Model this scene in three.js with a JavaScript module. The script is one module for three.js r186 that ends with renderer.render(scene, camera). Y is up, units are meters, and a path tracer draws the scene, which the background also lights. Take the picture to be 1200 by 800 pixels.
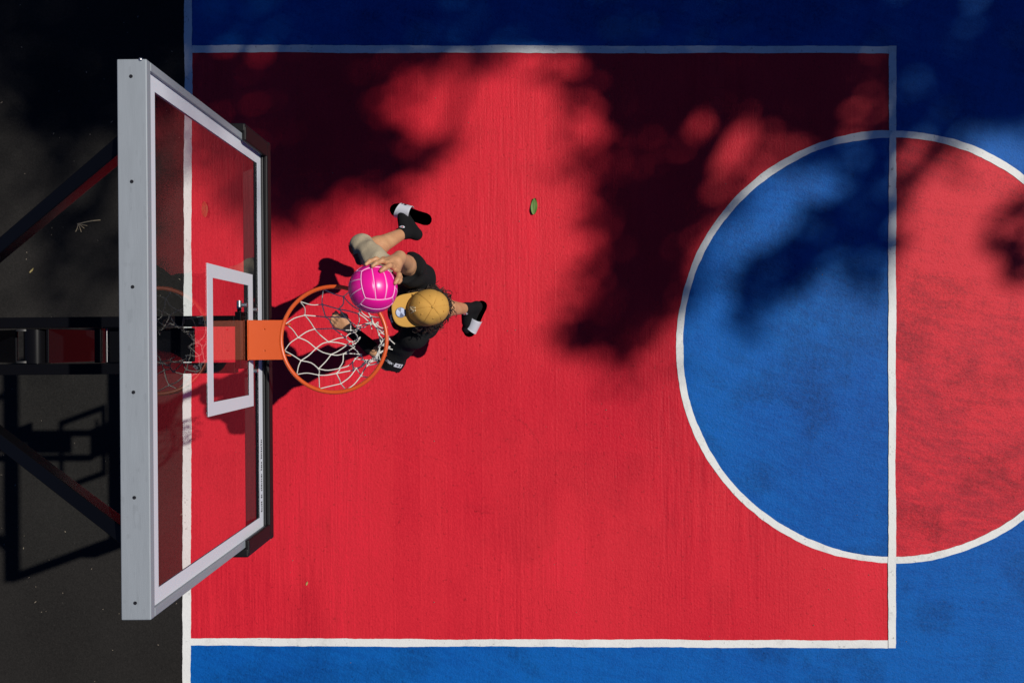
import * as THREE from 'three';
import { RoundedBoxGeometry } from 'three/addons/geometries/RoundedBoxGeometry.js';
import { mergeGeometries, mergeVertices } from 'three/addons/utils/BufferGeometryUtils.js';

// ------------------------------------------------------------------ camera, sky, sun, exposure
const scene = new THREE.Scene();
const camera = new THREE.PerspectiveCamera(46.902, 1024 / 682, 0.1, 600);
{ // a drone hovering 6.53 m above the lane, lens straight down, image top towards -z
  const m = new THREE.Matrix4().makeBasis(
    new THREE.Vector3(0.99997, -0.00234, 0.0074),
    new THREE.Vector3(0.0074, 0.00128, -0.99997),
    new THREE.Vector3(0.00233, 1.0, 0.0013));
  camera.quaternion.setFromRotationMatrix(m);
  camera.position.set(0, 6.5321, 0);
}
scene.add(camera);
const SUN = new THREE.Vector3(0.747, 1, -0.27).normalize();
{ // clear deep blue sky: darker overhead, paler towards the horizon and round the sun
  const W = 256, H = 128, d = new Float32Array(W * H * 4), v = new THREE.Vector3();
  for (let j = 0; j < H; j++) for (let i = 0; i < W; i++) {
    const ph = ((i + 0.5) / W - 0.5) * 2 * Math.PI, la = ((j + 0.5) / H - 0.5) * Math.PI; v.set(Math.cos(la) * Math.cos(ph), Math.sin(la), Math.cos(la) * Math.sin(ph));
    const e = Math.max(v.y, 0), hz = Math.pow(1 - e, 3.2), c = Math.max(0, v.dot(SUN)), gl = 0.05 * Math.pow(c, 6) + 0.10 * Math.pow(c, 40), k = (j * W + i) * 4;
    d[k] = 0.009 + 0.038 * hz + 0.45 * gl; d[k + 1] = 0.030 + 0.060 * hz + 0.5 * gl; d[k + 2] = 0.112 + 0.10 * hz + 0.6 * gl; d[k + 3] = 1;
  }
  const t = new THREE.DataTexture(d, W, H, THREE.RGBAFormat, THREE.FloatType); t.mapping = THREE.EquirectangularReflectionMapping; t.magFilter = t.minFilter = THREE.LinearFilter; t.needsUpdate = true;
  scene.background = t; scene.environment = t;
}
const sun = new THREE.DirectionalLight(new THREE.Color().setRGB(1.0, 0.95, 0.88), 4.0);
sun.position.copy(SUN).multiplyScalar(40);
sun.castShadow = true;
sun.shadow.mapSize.set(4096, 4096);
Object.assign(sun.shadow.camera, { left: -12, right: 12, top: 12, bottom: -12, near: 1, far: 80 });
scene.add(sun, sun.target);
const renderer = new THREE.WebGLRenderer({ antialias: true });
renderer.setSize(1024, 682);
renderer.toneMapping = THREE.LinearToneMapping;
renderer.toneMappingExposure = 1.0;
renderer.shadowMap.enabled = true;

// ------------------------------------------------------------------ helpers
function rng(seed) { let a = seed >>> 0; return () => { a = (a + 0x6D2B79F5) | 0; let t = Math.imul(a ^ (a >>> 15), 1 | a); t = (t + Math.imul(t ^ (t >>> 7), 61 | t)) ^ t; return ((t ^ (t >>> 14)) >>> 0) / 4294967296; }; }
const V = (x, y, z) => new THREE.Vector3(x, y, z);
const { clamp, lerp, smoothstep } = THREE.MathUtils;
function hash(i, j, s) { let h = Math.imul(i, 374761393) ^ Math.imul(j, 668265263) ^ Math.imul(s, 1274126177); h = Math.imul(h ^ (h >>> 13), 1274126177); h ^= h >>> 16; return (h >>> 0) / 4294967296; }
function noise(x, y, s = 1) { // value noise 0..1
  const i = Math.floor(x), j = Math.floor(y); let u = x - i, v = y - j; u = u * u * (3 - 2 * u); v = v * v * (3 - 2 * v);
  const a = hash(i, j, s), b = hash(i + 1, j, s), c = hash(i, j + 1, s), d = hash(i + 1, j + 1, s);
  return a + (b - a) * u + (c - a) * v + (a - b - c + d) * u * v;
}
function fbm(x, y, s, o = 4) { let t = 0, a = 0.5, n = 0; for (let k = 0; k < o; k++) { t += a * noise(x, y, s + k * 17); n += a; a *= 0.5; x *= 2.03; y *= 2.03; } return t / n; }
function dataTexture(w, h, fn, srgb, mx, my) {
  const d = new Uint8Array(w * h * 4), o = [0, 0, 0];
  for (let j = 0; j < h; j++) for (let i = 0; i < w; i++) {
    fn((i + 0.5) / w * mx, (j + 0.5) / h * my, o, i, j); const k = (j * w + i) * 4;
    d[k] = clamp(o[0], 0, 1) * 255; d[k + 1] = clamp(o[1], 0, 1) * 255; d[k + 2] = clamp(o[2], 0, 1) * 255; d[k + 3] = 255;
  }
  const t = new THREE.DataTexture(d, w, h, THREE.RGBAFormat);
  t.magFilter = THREE.LinearFilter; t.minFilter = THREE.LinearFilter; t.wrapS = t.wrapT = THREE.MirroredRepeatWrapping;
  if (srgb) t.colorSpace = THREE.SRGBColorSpace;
  t.repeat.set(1 / mx, 1 / my); t.needsUpdate = true; return t;
}
const lin = (r, g, b) => new THREE.Color().setRGB(r, g, b);
const mat = (c, rough, extra = {}) => new THREE.MeshStandardMaterial({ color: c, roughness: rough, ...extra });
const phys = (c, rough, extra = {}) => new THREE.MeshPhysicalMaterial({ color: c, roughness: rough, ...extra });
const used = {};
function numbered(n) { used[n] = (used[n] || 0) + 1; return used[n] === 1 ? n : `${n}_${String(used[n] - 1).padStart(3, '0')}`; }
function mesh(name, geo, m, parent = scene, data) {
  const g = Array.isArray(geo) ? (geo.length === 1 ? geo[0] : mergeGeometries(geo.map(plain))) : geo;
  const o = new THREE.Mesh(g, m); o.name = parent === scene ? numbered(name) : name; o.castShadow = o.receiveShadow = true;
  if (data) Object.assign(o.userData, data); parent.add(o); return o;
}
function plain(g) { const q = g.index ? g.toNonIndexed() : g; for (const k of Object.keys(q.attributes)) if (!['position', 'normal', 'uv'].includes(k)) q.deleteAttribute(k); if (!q.attributes.uv) q.setAttribute('uv', new THREE.BufferAttribute(new Float32Array(q.attributes.position.count * 2), 2)); return q; }
function thing(name, data, at = V(0, 0, 0), turn = 0) { const g = new THREE.Group(); g.name = numbered(name); g.position.copy(at); g.rotation.y = turn; Object.assign(g.userData, data); scene.add(g); return g; }
function box(x0, x1, y0, y1, z0, z1, r = 0.003) { const g = new RoundedBoxGeometry(x1 - x0, y1 - y0, z1 - z0, 2, Math.min(r, (x1 - x0) / 2.2, (y1 - y0) / 2.2, (z1 - z0) / 2.2)); g.translate((x0 + x1) / 2, (y0 + y1) / 2, (z0 + z1) / 2); return g; }
function bar(a, b, w, h, r = 0.004, up = V(0, 1, 0)) { // square tube from a to b
  const d = b.clone().sub(a), L = d.length(); d.normalize(); const s = d.clone().cross(up).normalize(), u = s.clone().cross(d);
  const g = new RoundedBoxGeometry(L, h, w, 2, r); g.applyMatrix4(new THREE.Matrix4().makeBasis(d, u, s)); const c = a.clone().add(b).multiplyScalar(0.5); g.translate(c.x, c.y, c.z); return g;
}
function rod(a, b, r, n = 10, r2 = r) { const d = b.clone().sub(a), g = new THREE.CylinderGeometry(r2, r, d.length(), n); g.applyQuaternion(new THREE.Quaternion().setFromUnitVectors(V(0, 1, 0), d.clone().normalize())); const c = a.clone().add(b).multiplyScalar(0.5); g.translate(c.x, c.y, c.z); return g; }
function tube(pts, r, seg = 12, n = 6, closed = false) { return new THREE.TubeGeometry(new THREE.CatmullRomCurve3(pts, closed), seg, r, n, closed); }

// ------------------------------------------------------------------ signed distance bodies, meshed with surface nets
function cone(a, b, r1, r2) { // a tapered capsule
  const bx = b.x - a.x, by = b.y - a.y, bz = b.z - a.z, L = bx * bx + by * by + bz * bz;
  return (x, y, z) => { const px = x - a.x, py = y - a.y, pz = z - a.z; let t = (px * bx + py * by + pz * bz) / L; t = t < 0 ? 0 : t > 1 ? 1 : t; const dx = px - bx * t, dy = py - by * t, dz = pz - bz * t; return Math.sqrt(dx * dx + dy * dy + dz * dz) - (r1 + (r2 - r1) * t); };
}
function ellipsoid(c, f, u, s, rf, ru, rs) {
  return (x, y, z) => { const px = x - c.x, py = y - c.y, pz = z - c.z; const a = (px * f.x + py * f.y + pz * f.z) / rf, b = (px * u.x + py * u.y + pz * u.z) / ru, d = (px * s.x + py * s.y + pz * s.z) / rs; const k = Math.sqrt(a * a + b * b + d * d); return (k - 1) * Math.min(rf, ru, rs); };
}
function blend(list, k) { return (x, y, z) => { let d = 1e9; for (const f of list) { const e = f(x, y, z); const h = Math.max(k - Math.abs(d - e), 0) / k; d = Math.min(d, e) - h * h * k * 0.25; } return d; }; }
function cut(f, p, n) { const q = n.clone().normalize(), w = q.dot(p); return (x, y, z) => Math.max(f(x, y, z), q.x * x + q.y * y + q.z * z - w); }
function n3(x, y, z, s) { return (noise(x + z * 0.7, y - z * 0.4, s) + noise(y + x * 0.3, z + x * 0.5, s + 5) + noise(z - y * 0.6, x + y * 0.2, s + 9)) / 3 - 0.5; }
function rough(f, amp, freq, s) { return (x, y, z) => { const d = f(x, y, z); return Math.abs(d) > 0.05 ? d : d + amp * n3(x * freq, y * freq, z * freq, s); }; }
function nets(f, lo, hi, h) {
  const nx = Math.ceil((hi.x - lo.x) / h) + 1, ny = Math.ceil((hi.y - lo.y) / h) + 1, nz = Math.ceil((hi.z - lo.z) / h) + 1;
  const F = new Float32Array(nx * ny * nz), at = (i, j, k) => (k * ny + j) * nx + i;
  // coarse skip: evaluate every 3rd sample first, fill the far ones
  const S = 3; for (let k = 0; k < nz; k += S) for (let j = 0; j < ny; j += S) for (let i = 0; i < nx; i += S) {
    const c = f(lo.x + (i + 1) * h, lo.y + (j + 1) * h, lo.z + (k + 1) * h), far = Math.abs(c) > h * 3.2 + 0.015;
    for (let c2 = k; c2 < Math.min(k + S, nz); c2++) for (let b = j; b < Math.min(j + S, ny); b++) for (let a = i; a < Math.min(i + S, nx); a++) F[at(a, b, c2)] = far ? c : f(lo.x + a * h, lo.y + b * h, lo.z + c2 * h);
  }
  const idx = new Int32Array(nx * ny * nz).fill(-1), P = [], I = [];
  const E = [[0, 1], [2, 3], [4, 5], [6, 7], [0, 2], [1, 3], [4, 6], [5, 7], [0, 4], [1, 5], [2, 6], [3, 7]];
  const v = new Float32Array(8);
  for (let k = 0; k < nz - 1; k++) for (let j = 0; j < ny - 1; j++) for (let i = 0; i < nx - 1; i++) {
    let m = 0; for (let c = 0; c < 8; c++) { v[c] = F[at(i + (c & 1), j + ((c >> 1) & 1), k + (c >> 2))]; if (v[c] < 0) m |= 1 << c; }
    if (m === 0 || m === 255) continue;
    let x = 0, y = 0, z = 0, n = 0;
    for (const [a, b] of E) if ((v[a] < 0) !== (v[b] < 0)) { const t = v[a] / (v[a] - v[b]); x += (a & 1) + t * ((b & 1) - (a & 1)); y += ((a >> 1) & 1) + t * (((b >> 1) & 1) - ((a >> 1) & 1)); z += (a >> 2) + t * ((b >> 2) - (a >> 2)); n++; }
    idx[at(i, j, k)] = P.length / 3; P.push(lo.x + (i + x / n) * h, lo.y + (j + y / n) * h, lo.z + (k + z / n) * h);
  }
  const quad = (a, b, c, d, flip) => { if (a < 0 || b < 0 || c < 0 || d < 0) return; if (flip) I.push(a, c, b, a, d, c); else I.push(a, b, c, a, c, d); };
  for (let k = 1; k < nz - 1; k++) for (let j = 1; j < ny - 1; j++) for (let i = 1; i < nx - 1; i++) {
    const s = F[at(i, j, k)] < 0;
    if (s !== (F[at(i + 1, j, k)] < 0)) quad(idx[at(i, j - 1, k - 1)], idx[at(i, j, k - 1)], idx[at(i, j, k)], idx[at(i, j - 1, k)], !s);
    if (s !== (F[at(i, j + 1, k)] < 0)) quad(idx[at(i - 1, j, k - 1)], idx[at(i - 1, j, k)], idx[at(i, j, k)], idx[at(i, j, k - 1)], !s);
    if (s !== (F[at(i, j, k + 1)] < 0)) quad(idx[at(i - 1, j - 1, k)], idx[at(i, j - 1, k)], idx[at(i, j, k)], idx[at(i - 1, j, k)], !s);
  }
  const g = new THREE.BufferGeometry(), N = new Float32Array(P.length), e = h * 0.5;
  for (let q = 0; q < P.length; q += 3) { const x = P[q], y = P[q + 1], z = P[q + 2]; const a = f(x + e, y, z) - f(x - e, y, z), b = f(x, y + e, z) - f(x, y - e, z), c = f(x, y, z + e) - f(x, y, z - e), L = Math.hypot(a, b, c) || 1; N[q] = a / L; N[q + 1] = b / L; N[q + 2] = c / L; }
  g.setAttribute('position', new THREE.BufferAttribute(new Float32Array(P), 3)); g.setAttribute('normal', new THREE.BufferAttribute(N, 3));
  const uv = new Float32Array(P.length / 3 * 2); for (let q = 0; q < P.length / 3; q++) { uv[q * 2] = P[q * 3] + P[q * 3 + 1] * 0.37; uv[q * 2 + 1] = P[q * 3 + 2] + P[q * 3 + 1] * 0.61; }
  g.setAttribute('uv', new THREE.BufferAttribute(uv, 2)); g.setIndex(I); return g;
}
// a patch laid over a distance body: points of a flat grid (centre c, axes u and v) sent along -n until they meet the body
function drape(f, c, u, v, w, h, n, lift, nu = 14, nv = 8, shape = () => true) {
  const P = [], U = [], I = [], ok = [];
  for (let j = 0; j <= nv; j++) for (let i = 0; i <= nu; i++) {
    const p = c.clone().addScaledVector(u, (i / nu - 0.5) * w).addScaledVector(v, (j / nv - 0.5) * h).addScaledVector(n, 0.12);
    let hit = false; for (let s = 0; s < 60; s++) { const d = f(p.x, p.y, p.z) - lift; if (d < 0.0003) { hit = true; break; } p.addScaledVector(n, -d * 0.8); }
    P.push(p.x, p.y, p.z); U.push(i / nu, j / nv); ok.push(hit);
  }
  const W = nu + 1; for (let j = 0; j < nv; j++) for (let i = 0; i < nu; i++) { const a = j * W + i, b = a + 1, d = a + W, e = d + 1; if (ok[a] && ok[b] && ok[d] && ok[e] && shape((i + 0.5) / nu - 0.5, (j + 0.5) / nv - 0.5)) I.push(a, d, b, b, d, e); }
  const g = new THREE.BufferGeometry(); g.setAttribute('position', new THREE.Float32BufferAttribute(P, 3)); g.setAttribute('uv', new THREE.Float32BufferAttribute(U, 2)); g.setIndex(I); g.computeVertexNormals(); return g;
}

// ------------------------------------------------------------------ materials of the court
const MX = 6.4, MZ = 5.6;
const bands = []; { const r = rng(31); let x = 0; while (x < MX + 1) { bands.push([x, r()]); x += 0.2 + r() * 0.12; } }
const bandAt = (x) => { let k = 0; while (k + 1 < bands.length && bands[k + 1][0] <= x) k++; return k; };
const marks = []; { const r = rng(404); for (let k = 0; k < 26; k++) { const t = r() * 5 - 3; marks.push([1.9 + r() * 4.2, 0.4 + r() * 4.6, 0.05 + r() * 0.6, 0.006 + r() * 0.008, t, t + 0.15 + r() * 0.7, (r() < 0.6 ? -1 : 0.6) * (0.08 + r() * 0.10)]); } }
const retouch = [[3.17, 3.36, 0.40, 0.68, -0.05], [1.2, 1.43, 4.4, 5.1, 0.03], [4.3, 4.52, 3.2, 4.1, -0.03], [2.9, 2.97, 0.5, 5.3, -0.035], [5.1, 5.33, 0.6, 1.5, 0.03]];
function streak(x, z) { return noise(x * 95, z * 5, 3) * 0.5 + noise(x * 42 + 0.6 * noise(z * 2, x * 3, 8), z * 2.2, 4) * 0.35 + noise(x * 16, z * 1.1, 6) * 0.15; }
const laneTone = dataTexture(1600, 1400, (x, z, o) => {
  const k = bandAt(x + 0.03 * (noise(z * 1.7, 4.2, 2) - 0.5)), b = bands[k][1] - 0.5, big = fbm(x * 0.9, z * 0.55, 11, 4) - 0.5, mid = fbm(x * 5, z * 2.6, 21, 3) - 0.5;
  const q = smoothstep(fbm(x * 1.3, z * 0.5, 51, 3), 0.35, 0.65), stain = smoothstep(fbm(x * 1.7 + 9, z * 1.9, 131, 5), 0.54, 0.7), st = streak(x, z) - 0.5, gr = noise(x * 150, z * 130, 7) - 0.5, pit = noise(x * 70, z * 60, 9) > 0.91 ? -0.2 : 0; let patch = 0; for (const [a, c, rr, w, t0, t1, f] of marks) { const dx = x - a, dz = z - c, R2 = Math.hypot(dx, dz); if (Math.abs(R2 - rr) < w) { const th = Math.atan2(dz, dx); if (th > t0 && th < t1 && noise(x * 120, z * 120, 171) > 0.4) patch += f * (1 - Math.abs(R2 - rr) / w); } } for (const [a, c, d, e, f] of retouch) if (x > a + 0.01 * noise(z * 30, 1, 2) && x < c + 0.01 * noise(z * 30, 2, 3) && z > d + 0.02 * noise(x * 40, 3, 4) && z < e + 0.02 * noise(x * 40, 4, 5)) patch += f;
  const t = 0.84 + 0.05 * b + 0.14 * big + 0.10 * mid + (0.05 + 0.17 * q) * st + 0.13 * gr + pit + patch - 0.06 * stain, w = 1.3 * big + 0.3 * b + 0.3 * mid + 0.35 * st * q + 0.2 * gr;
  o[0] = t * (1 + 0.05 * w); o[1] = t * (1 + 0.9 * w); o[2] = t * (1 + 0.25 * w);
}, false, MX, MZ);
const laneBump = dataTexture(1600, 1400, (x, z, o) => {
  const q = 0.35 + 0.65 * smoothstep(fbm(x * 1.3, z * 0.5, 51, 3), 0.35, 0.65), k = bandAt(x), e = Math.abs(x - bands[k][0]);
  const v = 0.5 + (streak(x, z) - 0.5) * 0.85 * q + (noise(x * 120, z * 70, 12) - 0.5) * 0.35 + (noise(x * 210, z * 190, 13) - 0.5) * 0.25 + (e < 0.012 ? 0.25 * noise(z * 6, k, 3) : 0);
  o[0] = o[1] = o[2] = v;
}, false, MX, MZ);
const BX = 9.4, BZ = 6.4;
const mottle = dataTexture(2048, 1395, (x, z, o) => {
  const a = fbm(x * 0.8, z * 0.8, 61, 5) - 0.5, blot = smoothstep(fbm(x * 2.1 + 3, z * 2.6, 71, 5), 0.50, 0.70), wear = blot * (0.35 + 0.65 * noise(x * 60, z * 55, 73)), gr = noise(x * 130, z * 125, 74) - 0.5;
  const wx = x + 0.25 * fbm(x, z, 79, 2), wz = z + 0.3 * fbm(x * 0.9, z, 83, 2), sc = noise(wx * 7 + wz * 3, wz * 34 - wx * 11, 75) - 0.5, se = noise(wx * 42 + wz * 6, wz * 5, 76) - 0.5, pit = noise(x * 85, z * 80, 77) > 0.885 ? -0.17 : 0;
  const t = 0.86 + 0.26 * a - 0.24 * wear + 0.22 * gr + 0.11 * sc + 0.08 * se + pit, w = a + 0.3 * sc + 0.3 * gr;
  o[0] = t * (1 + 0.7 * w); o[1] = t * (1 + 0.25 * w); o[2] = t;
}, false, BX, BZ);
const grainBump = dataTexture(1024, 1024, (x, z, o) => { o[0] = o[1] = o[2] = 0.5 + (noise(x * 130, z * 120, 81) - 0.5) * 0.5 + (noise(x * 55, z * 80, 82) - 0.5) * 0.35 + (noise(x * 240, z * 240, 83) - 0.5) * 0.3; }, false, 3.1, 3.1);
const asphaltTone = dataTexture(1700, 1700, (x, z, o) => {
  const a = fbm(x * 1.1, z * 1.1, 91, 5) - 0.5, g = noise(x * 130, z * 130, 92), f = noise(x * 300, z * 300, 95) - 0.5; let t = 0.34 + 0.2 * a + 0.14 * (g - 0.5) + 0.16 * f; if (noise(x * 90, z * 90, 97) > 0.955) t += 0.4 * noise(x * 31, z * 33, 98);
  o[0] = t * 1.04; o[1] = t; o[2] = t * 0.95;
}, false, 6.2, 6.2);
const lineTone = dataTexture(1024, 1024, (x, z, o) => {
  const a = fbm(x * 3, z * 3, 101, 4) - 0.5, p = noise(x * 75, z * 75, 103), q = noise(x * 28, z * 30, 104); let t = 0.93 + 0.1 * a + 0.05 * (noise(x * 150, z * 150, 105) - 0.5); if (p > 0.86 && q > 0.55) t -= 0.42 * (p - 0.86) / 0.14 + 0.08; t -= 0.16 * smoothstep(fbm(x * 6 + 4, z * 6, 151, 5), 0.56, 0.72) * noise(x * 90, z * 90, 153);
  o[0] = t; o[1] = t; o[2] = t * 0.97;
}, false, 3.7, 3.7);
const M = {
  asphalt: phys(lin(0.050, 0.048, 0.046), 0.9, { map: asphaltTone, bumpMap: grainBump, bumpScale: 0.0016, specularIntensity: 0.3 }),
  lane: phys(lin(0.70, 0.0195, 0.037), 0.55, { map: laneTone, bumpMap: laneBump, bumpScale: 0.0032, specularIntensity: 0.32 }),
  red: phys(lin(0.61, 0.026, 0.043), 0.6, { map: mottle, bumpMap: grainBump, bumpScale: 0.0024, specularIntensity: 0.3 }),
  blue: phys(lin(0.002, 0.104, 0.42), 0.6, { map: mottle, bumpMap: grainBump, bumpScale: 0.0024, specularIntensity: 0.26 }),
  line: phys(lin(0.79, 0.80, 0.79), 0.6, { map: lineTone, bumpMap: grainBump, bumpScale: 0.0012, specularIntensity: 0.4 }),
};

// ------------------------------------------------------------------ ground and court markings (one frame, turned with the painted court)
const court = new THREE.Matrix4().makeRotationY(-0.0097); court.setPosition(-2.7435, 0, 0.0017);
const LL = 5.9106, LW = 4.9865 / 2, CR = 1.7935, LN = 0.062;
function sheet(outline, y) { // flat polygon [x, z] in the court's frame, uv in metres
  const s = new THREE.Shape(outline.map(([x, z]) => new THREE.Vector2(x, -z))), g = new THREE.ShapeGeometry(s); g.rotateX(-Math.PI / 2); g.translate(0, y, 0); g.applyMatrix4(court); uvGround(g); return g;
}
function uvGround(g) { const p = g.attributes.position, u = new Float32Array(p.count * 2); for (let i = 0; i < p.count; i++) { u[2 * i] = p.getX(i) + 4.7; u[2 * i + 1] = p.getZ(i) + 3.1; } g.setAttribute('uv', new THREE.BufferAttribute(u, 2)); }
function wobble(t, s) { return (noise(t * 2.3, s, 7) - 0.5) * 0.009 + (noise(t * 14, s, 8) - 0.5) * 0.004 + (noise(t * 60, s, 9) - 0.5) * 0.0025; }
function stripe(a, b, w, y, s) { // hand-painted straight line from a to b
  const L = Math.hypot(b[0] - a[0], b[1] - a[1]), n = Math.max(2, Math.ceil(L / 0.02)), ux = (b[0] - a[0]) / L, uz = (b[1] - a[1]) / L, P = [], I = [];
  for (let i = 0; i <= n; i++) { const t = i / n * L; for (const e of [-1, 1]) { const o = e * w / 2 + wobble(t, s + e * 3); P.push(a[0] + ux * t - uz * o, y, a[1] + uz * t + ux * o); } if (i < n) I.push(2 * i, 2 * i + 1, 2 * i + 2, 2 * i + 1, 2 * i + 3, 2 * i + 2); }
  const g = new THREE.BufferGeometry(); g.setAttribute('position', new THREE.Float32BufferAttribute(P, 3)); g.setIndex(I); g.applyMatrix4(court); g.computeVertexNormals(); flipUp(g); uvGround(g); return g;
}
function ring(cx, cz, r0, r1, y, s) {
  const n = 400, P = [], I = []; for (let i = 0; i <= n; i++) { const a = i / n * Math.PI * 2; for (const [r, e] of [[r0, 1], [r1, 5]]) { const q = r + 1.2 * wobble((i % n) / n * 11.3, s + e); P.push(cx + Math.cos(a) * q, y, cz + Math.sin(a) * q); } if (i < n) I.push(2 * i, 2 * i + 1, 2 * i + 2, 2 * i + 1, 2 * i + 3, 2 * i + 2); }
  const g = new THREE.BufferGeometry(); g.setAttribute('position', new THREE.Float32BufferAttribute(P, 3)); g.setIndex(I); g.applyMatrix4(court); g.computeVertexNormals(); flipUp(g); uvGround(g); return g;
}
function flipUp(g) { if (g.attributes.normal.getY(0) < 0) { const a = g.index.array; for (let i = 0; i < a.length; i += 3) { const t = a[i]; a[i] = a[i + 1]; a[i + 1] = t; } g.computeVertexNormals(); } }
const arc = (a0, a1, n = 90) => { const o = []; for (let i = 0; i <= n; i++) { const a = lerp(a0, a1, i / n); o.push([LL - LN / 2 + Math.cos(a) * (CR - LN / 2), Math.sin(a) * (CR - LN / 2)]); } return o; };
const ST = { kind: 'structure' }, e0 = LN / 2, eX = LL - LN / 2, eZ = LW - LN / 2, hp = Math.PI / 2; // joints between colours lie under the white lines
{ const g = new THREE.PlaneGeometry(400, 400); g.rotateX(-Math.PI / 2); uvGround(g); mesh('asphalt_ground', g, M.asphalt, scene, ST); }
mesh('court_paint', sheet([[e0, -7.4], [14, -7.4], [14, 7.4], [e0, 7.4], [e0, eZ], [eX, eZ], ...arc(hp, -hp), [eX, -eZ], [e0, -eZ]], 0.0034), M.blue, scene, ST);
mesh('lane_paint', sheet([[e0, -eZ], [eX, -eZ], ...arc(-hp, -3 * hp), [eX, eZ], [e0, eZ]], 0.0034), M.lane, scene, ST);
mesh('circle_paint', sheet(arc(hp, 3 * hp), 0.0034), M.blue, scene, ST);
mesh('circle_paint', sheet(arc(-hp, hp), 0.0034), M.red, scene, ST);
mesh('baseline_marking', stripe([LN / 2, -7.4], [LN / 2, 7.4], LN + 0.004, 0.0068, 11), M.line, scene, ST);
mesh('lane_line_marking', stripe([LN + 0.002, -LW + LN / 2], [LL - LN, -LW + LN / 2], LN, 0.0066, 23), M.line, scene, ST);
mesh('lane_line_marking', stripe([LN + 0.002, LW - LN / 2], [LL - LN, LW - LN / 2], LN, 0.0066, 37), M.line, scene, ST);
mesh('free_throw_line_marking', stripe([LL - LN / 2, -LW], [LL - LN / 2, LW], LN, 0.0098, 51), M.line, scene, ST);
mesh('circle_line_marking', ring(LL - LN / 2, 0, CR - 0.058, CR, 0.0066, 63), M.line, scene, ST);

// ------------------------------------------------------------------ trees beyond the sideline (their crowns shade the court)
const leafMat = phys(lin(0.055, 0.10, 0.022), 0.6, { side: THREE.DoubleSide, transmission: 0.25, thickness: 0 });
const barkMat = mat(lin(0.10, 0.075, 0.055), 0.95, { bumpMap: grainBump, bumpScale: 0.02 });
// where the foliage throws its shade: [x, z, radius x, radius z, thickness of foliage] in image-sized units of 7.08 mm about the point under the camera, and the height of that bough
const U0 = 1 / 141.2;
const TREES = [
  { at: V(11.0, 0, -11.4), h: 18.0, label: 'tall leafy tree shading the backboard side of the court', blobs: [
    [300, 95, 85, 55, 3.6], [400, 105, 95, 58, 3.8], [350, 175, 110, 52, 3.4], [490, 70, 80, 26, 3], [560, 62, 45, 14, 2.6], [470, 180, 70, 18, 2.8], [290, 222, 50, 34, 2.6], [410, 195, 70, 22, 2.6], [515, 180, 30, 12, 2.4], [440, 218, 36, 18, 1.3], [70, 400, 70, 30, 0.35], [345, 226, 50, 22, 2.4], [312, 252, 30, 18, 1.6], [380, 150, 70, 50, 2], [250, 130, 50, 30, 1.6],
    [60, 40, 130, 80, 3.4], [180, 60, 80, 70, 3.2], [100, 120, 120, 34, 3], [60, 210, 110, 60, 0.55], [110, 285, 70, 40, 1.1], [40, 330, 60, 30, 0.4], [170, 150, 40, 40, 1.2],
    [250, -10, 120, 60, 3.4], [380, 0, 120, 52, 3.4], [500, 5, 110, 48, 3.8], [300, -150, 170, 110, 2.2], [100, -120, 170, 110, 2.2], [480, -140, 150, 90, 2.2], [-80, -20, 120, 110, 1.8] ] },
  { at: V(15.0, 0, -12.0), h: 18.8, label: 'tall leafy tree shading the free throw circle', blobs: [
    [610, 3, 95, 50, 4], [700, 3, 110, 48, 4], [820, 0, 110, 50, 3.6], [740, 95, 62, 60, 3.4], [790, 130, 70, 70, 3.6], [840, 80, 90, 34, 3.6], [940, 90, 90, 40, 3.6], [1010, 110, 60, 40, 3], [960, 140, 50, 24, 2.2], [740, 205, 48, 50, 3.6], [790, 235, 48, 52, 3.4], [730, 285, 46, 44, 3.4],
    [765, 320, 44, 42, 3.2], [705, 382, 46, 32, 3.8], [738, 365, 42, 40, 3.8], [668, 394, 28, 18, 3.2], [700, 325, 24, 16, 1.8], [690, 255, 20, 16, 1.6], [850, 235, 34, 26, 2.4], [905, 195, 36, 18, 1.8], [905, 128, 46, 28, 2.6], [935, 165, 46, 22, 2.4], [715, 420, 30, 14, 1.6],
    [740, -140, 170, 100, 2.2], [900, -130, 170, 110, 2.2], [640, -110, 120, 80, 1.6] ] },
  { at: V(18.4, 0, -11.6), h: 18.4, label: 'leafy tree beside the far end of the sideline', blobs: [
    [930, 10, 100, 46, 3.6], [1040, 30, 100, 60, 3.6], [1140, 50, 90, 66, 3.6], [1220, 60, 80, 60, 3.6], [1115, 122, 50, 22, 2.8], [1195, 115, 60, 30, 3.0], [1160, 145, 44, 16, 2.2], [1095, 145, 55, 22, 2.4], [1000, 150, 50, 26, 2.6], [1022, 195, 28, 40, 2.0], [1215, 135, 40, 24, 2.2], [1022, 330, 22, 36, 1.2], [1028, 265, 18, 40, 1.6], [975, 185, 70, 20, 2.4], [1012, 235, 34, 50, 2.4], [965, 282, 50, 28, 3.6], [918, 318, 46, 26, 3.6], [885, 352, 30, 22, 3], [1005, 300, 36, 30, 1.6],
    [1118, 190, 16, 14, 1.4], [1192, 250, 22, 14, 2.4], [1165, 288, 32, 12, 2.8], [1195, 300, 28, 20, 3], [1062, 222, 14, 20, 1.0], [1100, -100, 170, 110, 2.2], [1280, -60, 150, 130, 2.2] ] },
];
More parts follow.
